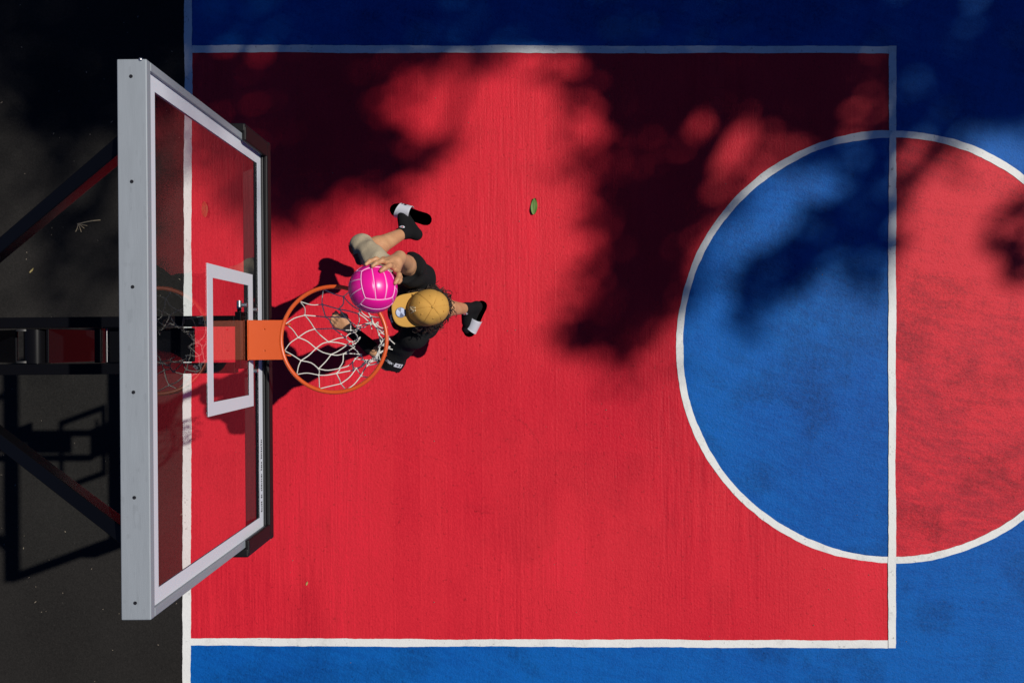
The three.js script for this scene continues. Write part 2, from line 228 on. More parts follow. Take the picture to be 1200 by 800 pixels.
for (const T of TREES) {
  const r = rng(Math.round(T.at.x * 977)), root = thing('shade_tree', { label: T.label, category: 'tree', group: 'trees along the sideline' }, T.at);
  const P = [], I = [], N = [], limbs = [], fork = V(0, T.h * 0.62, 0);
  T.blobs.forEach(([cx, cy, rx, ry, thick], bi) => {
    const gx = (cx - 602) * U0, gz = (cy - 401) * U0, ax = rx * U0, az = ry * U0, small = Math.min(ax, az), h0 = T.h + (r() - 0.5) * (small < 0.2 ? 3 : 4.5);
    const place = (u, v, h) => V(gx + u + 0.747 * h - T.at.x, h, gz + v - 0.27 * h - T.at.z), n = Math.ceil(Math.PI * ax * az * thick * 0.82 / 0.0066);
    const tips = []; const nt = Math.max(3, Math.round(ax * az * 26)); for (let k = 0; k < nt; k++) { const a = r() * 6.283, q = Math.sqrt(r()) * 0.88; tips.push([Math.cos(a) * q * ax, Math.sin(a) * q * az, h0 + (r() - 0.5) * Math.min(1.6, 0.5 + small * 2)]); }
    for (let k = 0; k < n; k++) {
      const tp = tips[Math.floor(r() * nt)], sp = 0.13 + 0.30 * Math.min(0.55, small); let u, v; const g = () => (r() + r() + r() - 1.5) * 1.3;
      if (r() < 0.74) { u = tp[0] + g() * sp; v = tp[1] + g() * sp; } else { const a = r() * 6.283, q = Math.sqrt(r()); u = Math.cos(a) * q * ax; v = Math.sin(a) * q * az; }
      const c = place(u, v, tp[2] + g() * sp), L = 0.07 + r() * 0.06, W = L * 0.42;
      const d = V(r() - 0.5, -0.25 * r(), r() - 0.5).normalize(), s = d.clone().cross(V((r() - 0.5) * 1.4, 1, (r() - 0.5) * 1.4)).normalize(), b = P.length / 3, up = s.clone().cross(d);
      for (const q of [c.clone().addScaledVector(d, -L), c.clone().addScaledVector(s, W), c.clone().addScaledVector(d, L).addScaledVector(up, -0.02), c.clone().addScaledVector(s, -W)]) P.push(q.x, q.y, q.z), N.push(up.x, up.y, up.z);
      I.push(b, b + 1, b + 2, b, b + 2, b + 3);
    }
    const c = place(0, 0, h0 - 0.15), mid = fork.clone().lerp(c, 0.5).add(V((r() - 0.5) * 0.5, 0.5 + r() * 0.4, (r() - 0.5) * 0.4));
    if (bi % 2 === 0 || small > 0.4) { limbs.push(tube([fork.clone().add(V((r() - 0.5) * 0.15, (r() - 0.5) * 2, (r() - 0.5) * 0.15)), mid, c], 0.03 + 0.05 * small, 9, 6)); for (const t of tips.slice(0, 4)) limbs.push(rod(c, place(...t), 0.016, 5, 0.006)); }
  });
  const tr = new THREE.LatheGeometry([[0.42, 0], [0.30, 0.35], [0.25, 1.2], [0.21, T.h * 0.35], [0.16, T.h * 0.62], [0.09, T.h * 0.8], [0.0, T.h * 0.86]].map(([a, b]) => new THREE.Vector2(a, b)), 14);
  { const p = tr.attributes.position; for (let i = 0; i < p.count; i++) { const y = p.getY(i); p.setX(i, p.getX(i) * (1 + 0.12 * Math.sin(y * 3 + i)) + 0.12 * Math.sin(y * 0.7)); p.setZ(i, p.getZ(i) + 0.1 * Math.sin(y * 0.5)); } tr.computeVertexNormals(); }
  const trunk = mesh('trunk', tr, barkMat, root); mesh('limbs', limbs, barkMat, trunk);
  const g = new THREE.BufferGeometry(); g.setAttribute('position', new THREE.Float32BufferAttribute(P, 3)); g.setAttribute('normal', new THREE.Float32BufferAttribute(N, 3)); g.setIndex(I);
  mesh('crown', g, leafMat, root, { kind: 'stuff' });
}

// ------------------------------------------------------------------ basketball hoop
const aluTone = dataTexture(256, 1024, (x, z, o) => { const a = fbm(x * 7, z * 16, 161, 4) - 0.5, m = smoothstep(noise(x * 9, z * 60, 163), 0.8, 0.95) * noise(x * 60, z * 40, 164); const t = 0.9 + 0.12 * a - 0.12 * m; o[0] = t; o[1] = t; o[2] = t; }, false, 1, 1);
const alu = mat(lin(0.32, 0.355, 0.385), 0.6, { metalness: 0.1, map: aluTone, bumpMap: grainBump, bumpScale: 0.0002 });
const white = mat(lin(0.66, 0.69, 0.74), 0.5);
const gloss = phys(lin(0.004, 0.004, 0.005), 0.26, { specularIntensity: 0.22 });
const padM = phys(lin(0.007, 0.0065, 0.007), 0.55, { specularIntensity: 0.5 });
const darkM = mat(lin(0.01, 0.01, 0.012), 0.5);
const orange = phys(lin(0.62, 0.083, 0.008), 0.42, { clearcoat: 0.25, clearcoatRoughness: 0.3 });
const steel = mat(lin(0.55, 0.55, 0.55), 0.3, { metalness: 0.9 });
const cordM = mat(lin(0.62, 0.60, 0.54), 0.9);
const glassM = phys(lin(0.97, 1, 0.985), 0.0, { transmission: 1, thickness: 0, ior: 1.52, side: THREE.DoubleSide });
const hoop = thing('basketball_hoop', { label: 'glass basketball hoop with orange rim on black steel arms behind the baseline', category: 'basketball hoop' }, V(-1.1887, 0, -0.0188), 0.0013);
{ // backboard: local x = 0 is the glass
  const glass = mesh('glass_pane', (() => { const g = new THREE.PlaneGeometry(1.76, 1.17); g.rotateY(Math.PI / 2); g.translate(0, 3.405, 0); return g; })(), glassM, hoop);
  const frame = new THREE.Group(); frame.name = 'backboard_frame'; hoop.add(frame);
  const top = mesh('frame_rail', box(-0.082, 0.014, 3.976, 4.006, -0.902, 0.902, 0.004), alu, frame);
  mesh('frame_rail', box(-0.082, 0.014, 2.80, 2.834, -0.902, 0.902, 0.004), darkM, frame);
  for (const s of [-1, 1]) mesh('frame_rail', box(-0.082, 0.014, 2.834, 3.976, s > 0 ? 0.872 : -0.902, s > 0 ? 0.902 : -0.872, 0.004), alu, frame);
  for (let k = 0; k < 6; k++) { const z = -0.846 + 0.3385 * k; mesh('screw', rod(V(-0.036, 4.004, z), V(-0.036, 4.0075, z), 0.0058, 12), darkM, frame); }
  mesh('rivet', new THREE.SphereGeometry(0.007, 10, 6).translate(-0.005, 4.004, -0.9), steel, frame);
  const strip = (y0, y1, z0, z1, x = 0.0022) => { const g = new THREE.BoxGeometry(0.0016, y1 - y0, z1 - z0); g.translate(x, (y0 + y1) / 2, (z0 + z1) / 2); return g; };
  mesh('white_border', [strip(3.925, 3.976, -0.872, 0.872), strip(2.834, 2.882, -0.872, 0.872), strip(2.882, 3.925, -0.872, -0.8215), strip(2.882, 3.925, 0.8215, 0.872)], white, glass);
  const b = 0.298, t = 0.053; mesh('target_square', [strip(3.434, 3.491, -b, b), strip(2.9595, 3.013, -b, b), strip(3.013, 3.434, -b, -b + t), strip(3.013, 3.434, b - t, b)], white, glass);
  { // a line of tiny dark print on the lower border, too small to read
    const r = rng(5), L = []; let z = 0.80; for (const n of [5, 2, 8, 4, 9]) { for (let k = 0; k < n; k++) { const h = 0.009 + r() * 0.008; L.push(strip(2.852, 2.852 + h, z - 0.0045 - r() * 0.003, z, 0.0035)); z -= 0.0105; } z -= 0.012; }
    mesh('border_print', L, darkM, glass);
  }
  // edge padding: bottom run and two short risers
  const pad = new THREE.Group(); pad.name = 'edge_padding'; hoop.add(pad);
  mesh('bottom_pad', [box(-0.095, 0.032, 2.765, 2.799, -0.945, 0.945, 0.01), box(0.0145, 0.034, 2.785, 2.832, -0.93, 0.93, 0.008)], padM, pad);
  for (const s of [-1, 1]) { const z = (a, c) => s > 0 ? [a, c] : [-c, -a]; mesh('corner_pad', [box(-0.095, 0.030, 2.79, 3.125, ...z(0.904, 0.943), 0.009), box(0.0145, 0.033, 2.80, 3.122, ...z(0.866, 0.93), 0.007)], padM, pad); }
  // rim
  const rimY = 3.04, rx = 0.389, R0 = 0.2345;
  const rim = mesh('rim', new THREE.TorusGeometry(R0, 0.0092, 12, 96).rotateX(Math.PI / 2).translate(rx, rimY, 0), orange, hoop);
  const hooks = []; for (let k = 0; k < 12; k++) { const a = (k + 0.5) / 12 * Math.PI * 2 + 0.05; hooks.push(new THREE.TorusGeometry(0.009, 0.0022, 6, 12).rotateY(-a).translate(rx + Math.cos(a) * R0, rimY - 0.012, Math.sin(a) * R0)); }
  for (const h of hooks) mesh('net_hook', h, orange, rim);
  const w = 0.086, sh = new THREE.Shape(); // flange, hollowed round the ring
  sh.moveTo(0.012, -w + 0.008); sh.quadraticCurveTo(0.012, -w, 0.02, -w); sh.lineTo(rx - Math.sqrt(R0 * R0 - w * w), -w); for (let k = 0; k <= 10; k++) { const z = -w + 2 * w * k / 10; sh.lineTo(rx - Math.sqrt(R0 * R0 - z * z), z); } sh.lineTo(0.02, w); sh.quadraticCurveTo(0.012, w, 0.012, w - 0.008); sh.closePath();
  for (const z of [-0.0475, 0.0475]) { const q = new THREE.Path(); q.absarc(0.083, z, 0.0048, 0, Math.PI * 2); sh.holes.push(q); }
  const fl = new THREE.ExtrudeGeometry(sh, { depth: 0.006, bevelEnabled: true, bevelSize: 0.0025, bevelThickness: 0.0025, bevelSegments: 2, curveSegments: 10 }); fl.rotateX(Math.PI / 2); fl.translate(0, rimY + 0.004, 0);
  const bracket = mesh('rim_bracket', [fl, box(0.004, 0.012, 2.915, 3.045, -w - 0.004, w + 0.004, 0.003), bar(V(0.02, 3.03, -w + 0.004), V(0.15, 3.03, -w + 0.004), 0.006, 0.03), bar(V(0.02, 3.03, w - 0.004), V(0.15, 3.03, w - 0.004), 0.006, 0.03), bar(V(0.015, 2.93, 0.05), V(0.19, 3.025, 0.07), 0.008, 0.02), bar(V(0.015, 2.93, -0.05), V(0.19, 3.025, -0.07), 0.008, 0.02), box(0.02, 0.06, 2.96, 3.02, -0.06, 0.06)], orange, hoop);
  for (const z of [-0.0475, 0.0475]) mesh('bolt', rod(V(0.083, 3.018, z), V(0.083, 3.032, z), 0.006, 8), darkM, bracket);
  // mounting plate, arms, struts, post
  const mount = mesh('mounting_plate', box(-0.03, -0.004, 2.88, 3.10, -0.125, 0.125, 0.003), gloss, hoop);
  for (const [y, z] of [[2.925, 0.14], [2.925, -0.14], [3.06, -0.155], [2.90, 0.05]]) mesh('bolt', rod(V(-0.012, y, z), V(0.012, y, z), 0.009, 10), steel, mount);
  mesh('bolt', rod(V(-0.045, 3.0, -0.178), V(-0.045, 3.0, -0.142), 0.011, 10), steel, mount); mesh('tie_rod', rod(V(-0.045, 3.0, -0.142), V(-0.045, 3.0, 0.12), 0.009, 10), gloss, mount);
  for (const s of [-1, 1]) {
    const z = s * 0.1025 + 0.018;
    mesh('support_arm', box(-3.5, -0.032, 3.05, 3.10, z - 0.0235, z + 0.0235, 0.004), gloss, hoop);
    mesh('brace_strut', bar(V(-0.084, 3.93, s * 0.655), V(-1.42, 3.14, s * 0.09 + 0.018), 0.05, 0.055), gloss, hoop);
  }
  mesh('cross_plate', box(-0.615, -0.235, 3.02, 3.035, -0.058, 0.094, 0.006), gloss, hoop);
  mesh('cross_tube', box(-0.662, -0.632, 3.03, 3.07, -0.058, 0.094, 0.004), gloss, hoop);
  mesh('weld_line', rod(V(-0.622, 3.038, -0.056), V(-0.622, 3.038, 0.092), 0.0018, 6), steel, hoop);
  mesh('stop_plate', box(-0.872, -0.86, 2.62, 3.075, -0.058, 0.094, 0.003), gloss, hoop);
  mesh('hinge_pin', rod(V(-0.94, 3.03, -0.058), V(-0.94, 3.03, 0.094), 0.05, 20), gloss, hoop);
  for (const z of [-0.052, 0.088]) mesh('washer', rod(V(-0.98, 3.05, z - 0.004), V(-0.98, 3.05, z + 0.004), 0.035, 14), mat(lin(0.05, 0.05, 0.05), 0.5, { metalness: 0.5 }), hoop);
  mesh('back_plate', bar(V(-1.30, 2.80, 0.018), V(-1.06, 2.98, 0.018), 0.15, 0.012), gloss, hoop);
  mesh('post', box(-3.60, -3.42, 0.03, 3.14, -0.072, 0.108, 0.012), gloss, hoop);
  mesh('base_plate', box(-3.75, -3.27, 0.002, 0.03, -0.22, 0.26, 0.006), gloss, hoop);
  // net: twelve loops, cords crossing in diamonds, gathered towards the free throw line and pulled aside
  const r = rng(77), rows = 7, nodes = []; const cx = [0, 0.012, 0.025, 0.045, 0.07, 0.09, 0.095], cz = [0, 0.0, 0.005, 0.01, 0.012, 0.01, 0.012], rr = [R0 - 0.004, 0.200, 0.162, 0.126, 0.10, 0.088, 0.095], yy = [3.022, 2.94, 2.86, 2.79, 2.73, 2.67, 2.615];
  for (let i = 0; i < rows; i++) { const row = []; for (let k = 0; k < 12; k++) { const a = (k + 0.5 + (i % 2 ? 0.5 : 0)) / 12 * Math.PI * 2 + 0.05, j = i ? 1 : 0, lift = i > 2 ? 0.055 * (i - 2) * Math.max(0, Math.cos(a - 0.35)) * 0.55 : 0, q = rr[i] * (1 + j * (r() - 0.5) * 0.24); row.push(V(rx + cx[i] + Math.cos(a) * q + j * (r() - 0.5) * 0.03, yy[i] + lift + j * (r() - 0.5) * 0.05, cz[i] + Math.sin(a) * q + j * (r() - 0.5) * 0.03)); } nodes.push(row); }
  const cords = []; for (let i = 0; i < rows - 1; i++) for (let k = 0; k < 12; k++) for (const d of [0, 1]) { const kk = i % 2 ? (k + d) % 12 : (k + 11 + d) % 12, a = nodes[i][k], c = nodes[i + 1][kk], m = a.clone().lerp(c, 0.5).add(V((r() - 0.5) * 0.018, -r() * 0.012, (r() - 0.5) * 0.018)); cords.push(tube([a, m, c], i === 0 ? 0.0025 : 0.0029, 6, 5)); }
  for (let i = 1; i < rows; i++) for (const p of nodes[i]) cords.push(new THREE.SphereGeometry(0.0055, 6, 5).scale(1, 1.3, 1).translate(p.x, p.y, p.z));
  for (let k = 0; k < 12; k++) { const p = nodes[6][k]; cords.push(tube([p, p.clone().add(V((r() - 0.5) * 0.03, -0.02, (r() - 0.5) * 0.03)), p.clone().add(V((r() - 0.5) * 0.04, -0.035, (r() - 0.5) * 0.05))], 0.003, 4, 5)); }
  mesh('net', cords, cordM, hoop);
}

// ------------------------------------------------------------------ volleyball
const BALL = V(-0.604, 3.152, -0.235), BR = 0.1045;
{
  const pink = phys(lin(0.80, 0.006, 0.30), 0.34, { clearcoat: 0.2, clearcoatRoughness: 0.35, bumpMap: grainBump, bumpScale: 0.0003 }), seamM = phys(lin(0.86, 0.42, 0.66), 0.4);
  const root = thing('volleyball', { label: 'pink volleyball with pale seams held above the orange rim', category: 'ball' }, BALL);
  const n = V(0.45, 0.86, -0.26).normalize(), q = V(0.05, 0, 1).addScaledVector(n, -V(0.05, 0, 1).dot(n)).normalize(), s = n.clone().cross(q);
  const B = new THREE.Matrix4().makeBasis(s, n, q), seams = [], key = (a) => a.toArray();
  const faces = [[V(0, 1, 0), V(1, 0, 0), V(0, 0, 1)], [V(0, -1, 0), V(1, 0, 0), V(0, 0, 1)], [V(1, 0, 0), V(0, 0, 1), V(0, 1, 0)], [V(-1, 0, 0), V(0, 0, 1), V(0, 1, 0)], [V(0, 0, 1), V(0, 1, 0), V(1, 0, 0)], [V(0, 0, -1), V(0, 1, 0), V(1, 0, 0)]];
  const panels = [];
  for (const [f, a, c] of faces) {
    const bow = (u, v) => f.clone().addScaledVector(a, Math.tan(u * Math.PI / 4)).addScaledVector(c, Math.tan(v * Math.PI / 4)).normalize();
    for (let k = 0; k < 3; k++) { // three panels, edges sunk into the seams
      const P = [], I = [], N = 12; for (let j = 0; j <= N; j++) for (let i = 0; i <= N; i++) { const e = Math.min(i, N - i, j, N - j), w = e === 0 ? -0.0022 : e === 1 ? 0 : 0.0004; P.push(...key(bow(-1 + (k + i / N) * 2 / 3, -1 + j / N * 2).multiplyScalar(BR + w))); }
      for (let j = 0; j < N; j++) for (let i = 0; i < N; i++) { const p = j * (N + 1) + i; I.push(p, p + 1, p + N + 1, p + 1, p + N + 2, p + N + 1); }
      const g = new THREE.BufferGeometry(); g.setAttribute('position', new THREE.Float32BufferAttribute(P, 3)); g.setIndex(I); g.applyMatrix4(B); g.computeVertexNormals(); if (g.attributes.normal.getX(84) * g.attributes.position.getX(84) + g.attributes.normal.getY(84) * g.attributes.position.getY(84) + g.attributes.normal.getZ(84) * g.attributes.position.getZ(84) < 0) { const x = g.index.array; for (let i = 0; i < x.length; i += 3) { const t = x[i]; x[i] = x[i + 1]; x[i + 1] = t; } g.computeVertexNormals(); }
      panels.push(g);
    }
    for (const u of [-1, -1 / 3, 1 / 3, 1]) { const L = []; for (let k = 0; k <= 12; k++) L.push(bow(u, -1 + k / 6).multiplyScalar(BR - 0.0015).applyMatrix4(B)); seams.push(tube(L, 0.0025, 16, 6)); }
  }
  for (const g of panels) mesh('panel', g, pink, root);
  mesh('seams', seams, seamM, root);
}

// ------------------------------------------------------------------ the player
const skinTone = dataTexture(512, 512, (x, z, o) => { const a = fbm(x * 16, z * 16, 141, 4) - 0.5, g = noise(x * 170, z * 170, 143) - 0.5, t = 0.88 + 0.3 * a + 0.1 * g; o[0] = t; o[1] = t * (1 + 0.25 * a); o[2] = t * (1 + 0.3 * a); }, false, 0.9, 0.9);
const skin = phys(lin(0.60, 0.31, 0.155), 0.5, { map: skinTone, sheen: 0.15, sheenColor: lin(0.6, 0.3, 0.2), bumpMap: grainBump, bumpScale: 0.0006 });
const clothBump = dataTexture(512, 512, (x, z, o) => { o[0] = o[1] = o[2] = 0.5 + 0.3 * (noise(x * 400, z * 400, 3) - 0.5) + 0.5 * (fbm(x * 22, z * 22, 5, 3) - 0.5); }, false, 0.8, 0.8);
const shirtM = phys(lin(0.0065, 0.0065, 0.007), 0.9, { specularIntensity: 0.5, bumpMap: clothBump, bumpScale: 0.004 });
const sockM = phys(lin(0.007, 0.007, 0.008), 0.95, { specularIntensity: 0.4, bumpMap: clothBump, bumpScale: 0.002 });
const shortsTone = dataTexture(512, 512, (x, z, o) => { const g = noise(x * 300, z * 300, 4) - 0.5, a = fbm(x * 14, z * 14, 8, 3) - 0.5; const t = 0.85 + 0.12 * g + 0.25 * a; o[0] = t; o[1] = t; o[2] = t; }, false, 0.9, 0.9);
const shortsM = mat(lin(0.47, 0.385, 0.255), 0.9, { map: shortsTone, bumpMap: clothBump, bumpScale: 0.004 });
const capM = mat(lin(0.56, 0.30, 0.058), 0.85, { bumpMap: clothBump, bumpScale: 0.0012 });
const rubber = mat(lin(0.022, 0.022, 0.024), 0.5), strapM = mat(lin(0.60, 0.61, 0.66), 0.45), printM = mat(lin(0.62, 0.64, 0.68), 0.7), shadeInkM = mat(lin(0.012, 0.012, 0.02), 0.6);
const person = thing('person', { label: 'person in tan cap and black T-shirt leaping to dunk a pink ball', category: 'person' }, V(0, 0, 0));
{
  const neck = V(-0.47, 2.41, -0.18), head = V(-0.440, 2.575, -0.176), pelvis = V(-0.64, 1.73, -0.27), chest = V(-0.53, 2.20, -0.185);
  const shR = V(-0.497, 2.44, -0.325), elR = V(-0.512, 2.765, -0.378), wrR = V(-0.506, 3.03, -0.383);
  const shL = V(-0.525, 2.34, -0.05), elL = V(-0.705, 2.14, 0.105), wrL = V(-0.908, 2.15, -0.074);
  const hpR = V(-0.68, 1.73, -0.36), knR = V(-0.965, 1.46, -0.615), anR = V(-0.745, 1.115, -0.765);
  const hpL = V(-0.62, 1.66, -0.19), knL = V(-0.53, 1.20, -0.24), anL = V(-0.345, 0.755, -0.25);
  const up = V(0.30, 0.95, 0.0).normalize(), fwd = V(-0.95, 0.30, 0.13); fwd.addScaledVector(up, -fwd.dot(up)).normalize(); const side = up.clone().cross(fwd).normalize();
  const H = (f, u, s) => head.clone().addScaledVector(fwd, f).addScaledVector(up, u).addScaledVector(side, s);
  const across = V(0.02, -0.12, 0.32).normalize();
  const off = (p, k) => p.clone().addScaledVector(across, k);
  const torso = [cone(off(pelvis, -0.06), off(chest, -0.07), 0.105, 0.115), cone(off(pelvis, 0.06), off(chest, 0.07), 0.105, 0.115), cone(off(chest, -0.05), neck, 0.11, 0.07), cone(shR, shL, 0.062, 0.062), cone(chest, shR, 0.1, 0.06), cone(chest, shL, 0.1, 0.06)];
  const foot = (an, heel, toe) => [cone(an, heel, 0.034, 0.03), cone(heel, toe, 0.031, 0.03), cone(an, toe.clone().lerp(an, 0.35), 0.034, 0.03)];
  const heR = V(-0.668, 1.095, -0.752), toR = V(-0.778, 1.046, -0.918), heL = V(-0.272, 0.715, -0.268), toL = V(-0.352, 0.655, -0.105);
  const bodyF = blend([
    ellipsoid(H(0.0, 0.03, 0), fwd, up, side, 0.097, 0.105, 0.078), ellipsoid(H(0.02, -0.045, 0), fwd, up, side, 0.075, 0.075, 0.062), cone(H(0.098, 0.0, 0), H(0.112, -0.03, 0), 0.009, 0.014), ellipsoid(H(0.088, -0.062, 0), fwd, up, side, 0.012, 0.011, 0.024),
    ellipsoid(H(-0.005, -0.01, 0.079), fwd, up, side, 0.018, 0.03, 0.01), ellipsoid(H(-0.005, -0.01, -0.079), fwd, up, side, 0.018, 0.03, 0.01),
    cone(neck, H(-0.02, -0.05, 0), 0.06, 0.054), ...torso,
    cone(shR, elR, 0.05, 0.04), cone(elR, wrR, 0.039, 0.027), cone(shL, elL, 0.052, 0.043), cone(elL, wrL, 0.042, 0.028),
    cone(hpR, knR, 0.09, 0.06), cone(knR, knR.clone().lerp(anR, 0.3).add(V(0.01, 0.0, 0.02)), 0.056, 0.062), cone(knR.clone().lerp(anR, 0.3).add(V(0.01, 0.0, 0.02)), anR, 0.061, 0.036),
    cone(hpL, knL, 0.09, 0.058), cone(knL, knL.clone().lerp(anL, 0.3).add(V(0.01, 0, 0)), 0.054, 0.06), cone(knL.clone().lerp(anL, 0.3).add(V(0.01, 0, 0)), anL, 0.06, 0.036),
    ...foot(anR, heR, toR), ...foot(anL, heL, toL)], 0.03);
  const parts = [nets(bodyF, V(-1.1, 0.55, -1.02), V(-0.15, 3.06, 0.22), 0.0115)];
  // right hand spread over the ball
  const vw = V(0.175, 0.98, 0.07).normalize(), ex = V(1, 0, 0).addScaledVector(vw, -vw.x).normalize(), ez = ex.clone().cross(vw).normalize();
  const dir = (a, b, y) => { const k = a * a + b * b, w = y !== undefined ? y : Math.sqrt(Math.max(0.01, 1 - k)); return ex.clone().multiplyScalar(a).addScaledVector(ez, b).addScaledVector(vw, w).normalize(); };
  const fingers = [ // knuckle direction, tip direction
    [dir(0.36, -0.92, -0.12), dir(-0.24, -0.92, 0.28), 0.0088], [dir(0.50, -0.86, -0.02), dir(0.0, -0.85), 0.0096], [dir(0.66, -0.74, 0.02), dir(0.30, -0.66), 0.0100], [dir(0.82, -0.60, -0.04), dir(0.80, -0.20, 0.5), 0.0098], [dir(0.86, -0.52, -0.42), dir(0.97, -0.24, 0.02), 0.0108]];
  const on = (d, h) => BALL.clone().addScaledVector(d, BR + h), hand = [cone(wrR, wrR.clone().lerp(on(fingers[2][0], 0.03), 0.5), 0.029, 0.026)], nails = [];
  fingers.forEach(([a, b, r], k) => {
    const K = on(a, k === 4 ? 0.024 : 0.022), m1 = on(a.clone().lerp(b, 0.42).normalize(), 0.024), m2 = on(a.clone().lerp(b, 0.76).normalize(), 0.015), t = on(b, 0.0078);
    hand.push(cone(wrR, K, 0.024, 0.0135), cone(K, m1, r + 0.002, r + 0.0008), cone(m1, m2, r + 0.0006, r), cone(m2, t, r, r - 0.0014));
    nails.push([t, b]);
  });
  const handF = blend(hand, 0.009); parts.push(nets(handF, V(-0.70, 2.97, -0.45), V(-0.44, 3.28, -0.20), 0.0034));
  // left hand, relaxed under the net
  const hd = V(-0.07, 0.0, -0.052).normalize(), hs = V(0.5, 0.25, -0.75).normalize(), palm = wrL.clone().addScaledVector(hd, 0.085), lh = [];
  [-0.03, -0.011, 0.009, 0.028].forEach((o, k) => { const L = [0.026, 0.031, 0.033, 0.029][k], K = palm.clone().addScaledVector(hs, o).add(V(0, -0.002 * k, 0)), m = K.clone().addScaledVector(hd, L + 0.01).add(V(0, -0.012, 0)), t = m.clone().addScaledVector(hd, L * 0.55).add(V(0.004, -0.034, 0)); lh.push(cone(wrL, K, 0.022, 0.0125), cone(K, m, 0.0102, 0.009), cone(m, t, 0.009, 0.0075)); });
  { const K = wrL.clone().addScaledVector(hd, 0.04).addScaledVector(hs, 0.03).add(V(0, -0.012, 0)), m = K.clone().addScaledVector(hd, 0.03).addScaledVector(hs, 0.02); lh.push(cone(wrL, K, 0.021, 0.015), cone(K, m, 0.0125, 0.011), cone(m, m.clone().addScaledVector(hd, 0.027), 0.0105, 0.008)); }
  parts.push(nets(blend(lh, 0.009), V(-1.09, 2.04, -0.24), V(-0.87, 2.20, -0.03), 0.0036));
  const body = mesh('body', parts, skin, person);
  for (const s of [1, -1]) mesh('eye', new THREE.SphereGeometry(0.011, 10, 8).translate(...H(0.078, 0.0, 0.031 * s).toArray()), mat(lin(0.25, 0.22, 0.2), 0.2), body);
  // shirt
  const drop = (n) => n;
  const sleeveL = cut(cone(shL, elL.clone().addScaledVector(elL.clone().sub(shL).normalize(), 0.08), 0.062, 0.084), elL.clone().addScaledVector(elL.clone().sub(shL).normalize(), -0.005), V(-0.56, -0.35, 0.62));
  const sleeveR = cut(cone(shR, elR.clone().add(V(-0.005, 0.08, -0.01)), 0.074, 0.074), shR.clone().lerp(elR, 0.80), V(-0.22, 0.9, -0.25));
  const shirtBody = cut(cut(blend([cone(off(pelvis, -0.07), off(chest, -0.07), 0.13, 0.125), cone(off(pelvis, 0.07), off(chest, 0.06), 0.13, 0.12), cone(off(chest, -0.05), neck, 0.12, 0.08), cone(shR, shL, 0.074, 0.062), cone(chest, shR, 0.12, 0.074), cone(chest, shL, 0.11, 0.062), cone(neck.clone().add(V(0, -0.03, 0)), shL, 0.076, 0.06)], 0.05), neck.clone().add(V(-0.01, 0.055, 0)), V(0.2, 1, 0)), V(-0.64, 1.68, -0.27), V(0.1, -1, 0));
  const shirtF = rough((() => { const b = blend([shirtBody, sleeveL, sleeveR], 0.045); return (x, y, z) => { const d = b(x, y, z); return d > 0.06 ? d : d + 0.006 * Math.sin(38 * (x * 0.7 - z * 0.6 + y * 0.5) + 9 * n3(x * 7, y * 7, z * 7, 5)) * smoothstep(n3(x * 6, y * 6, z * 6, 25), -0.12, 0.2); }; })(), 0.05, 13, 17);
  const shirt = mesh('shirt', nets(shirtF, V(-1.0, 1.6, -0.56), V(-0.26, 2.78, 0.32), 0.0105), shirtM, person);
  // shorts
  const tR = knR.clone().sub(hpR).normalize(), tL = knL.clone().sub(hpL).normalize();
  const shortsF = rough(blend([cut(cone(hpR, knR.clone().addScaledVector(tR, 0.03), 0.105, 0.079), knR.clone().add(V(0.02, -0.045, -0.03)), V(-0.12, -0.95, -0.3)), cut(cone(hpL, knL, 0.115, 0.11), hpL.clone().lerp(knL, 0.82), tL), cut(blend([cone(off(pelvis, -0.05), off(pelvis, 0.06), 0.13, 0.13)], 0.02), pelvis.clone().add(V(0, 0.11, 0)), V(0, 1, 0))], 0.03), 0.055, 17, 29);
  const shorts = mesh('shorts', nets(shortsF, V(-1.12, 1.2, -0.78), V(-0.4, 1.9, -0.02), 0.0105), shortsM, person);
  mesh('shade_and_print', drape(shortsF, V(-1.005, 1.5, -0.585), V(-0.5, 0, -0.86).normalize(), V(-0.86, 0.1, 0.5).normalize(), 0.19, 0.13, V(-0.28, 0.95, 0.15).normalize(), 0.006, 34, 24, (u, v) => v > -0.02 + 0.5 * (noise(u * 9 + 5, 2, 41) - 0.5) + 0.2 * (noise(u * 31, 3, 43) - 0.5) + 1.1 * u * u), shadeInkM, shorts, { kind: 'stuff' });  // knee side away from the sun: shade painted in as dark colour, plus mottled print
  // arm sleeve, socks
  const armF = rough(cut(cut(cone(elL, wrL, 0.047, 0.033), elL.clone().lerp(wrL, 0.40), elL.clone().sub(wrL)), elL.clone().lerp(wrL, 0.97), wrL.clone().sub(elL)), 0.006, 40, 3);
  mesh('arm_sleeve', nets(armF, V(-0.98, 2.05, -0.16), V(-0.68, 2.24, 0.14), 0.006), sockM, person);
  const sock = (an, kn, he, to) => cut(blend([cone(an, an.clone().lerp(kn, 0.3), 0.041, 0.048), cone(an, he, 0.041, 0.037), cone(he, to, 0.038, 0.037), cone(an, to.clone().lerp(an, 0.35), 0.041, 0.037)], 0.02), an.clone().lerp(kn, 0.135), kn.clone().sub(an));
  const sockR = sock(anR, knR, heR, toR), sockL = sock(anL, knL, heL, toL);
  const bound = (f, pts, h) => { const b = new THREE.Box3().setFromPoints(pts).expandByScalar(0.08); return nets(f, b.min, b.max, h); };
  const sR = mesh('sock', bound(sockR, [anR, heR, toR], 0.006), sockM, person), sL = mesh('sock', bound(sockL, [anL, heL, toL], 0.006), sockM, person);
  const redM = mat(lin(0.5, 0.03, 0.05), 0.7);
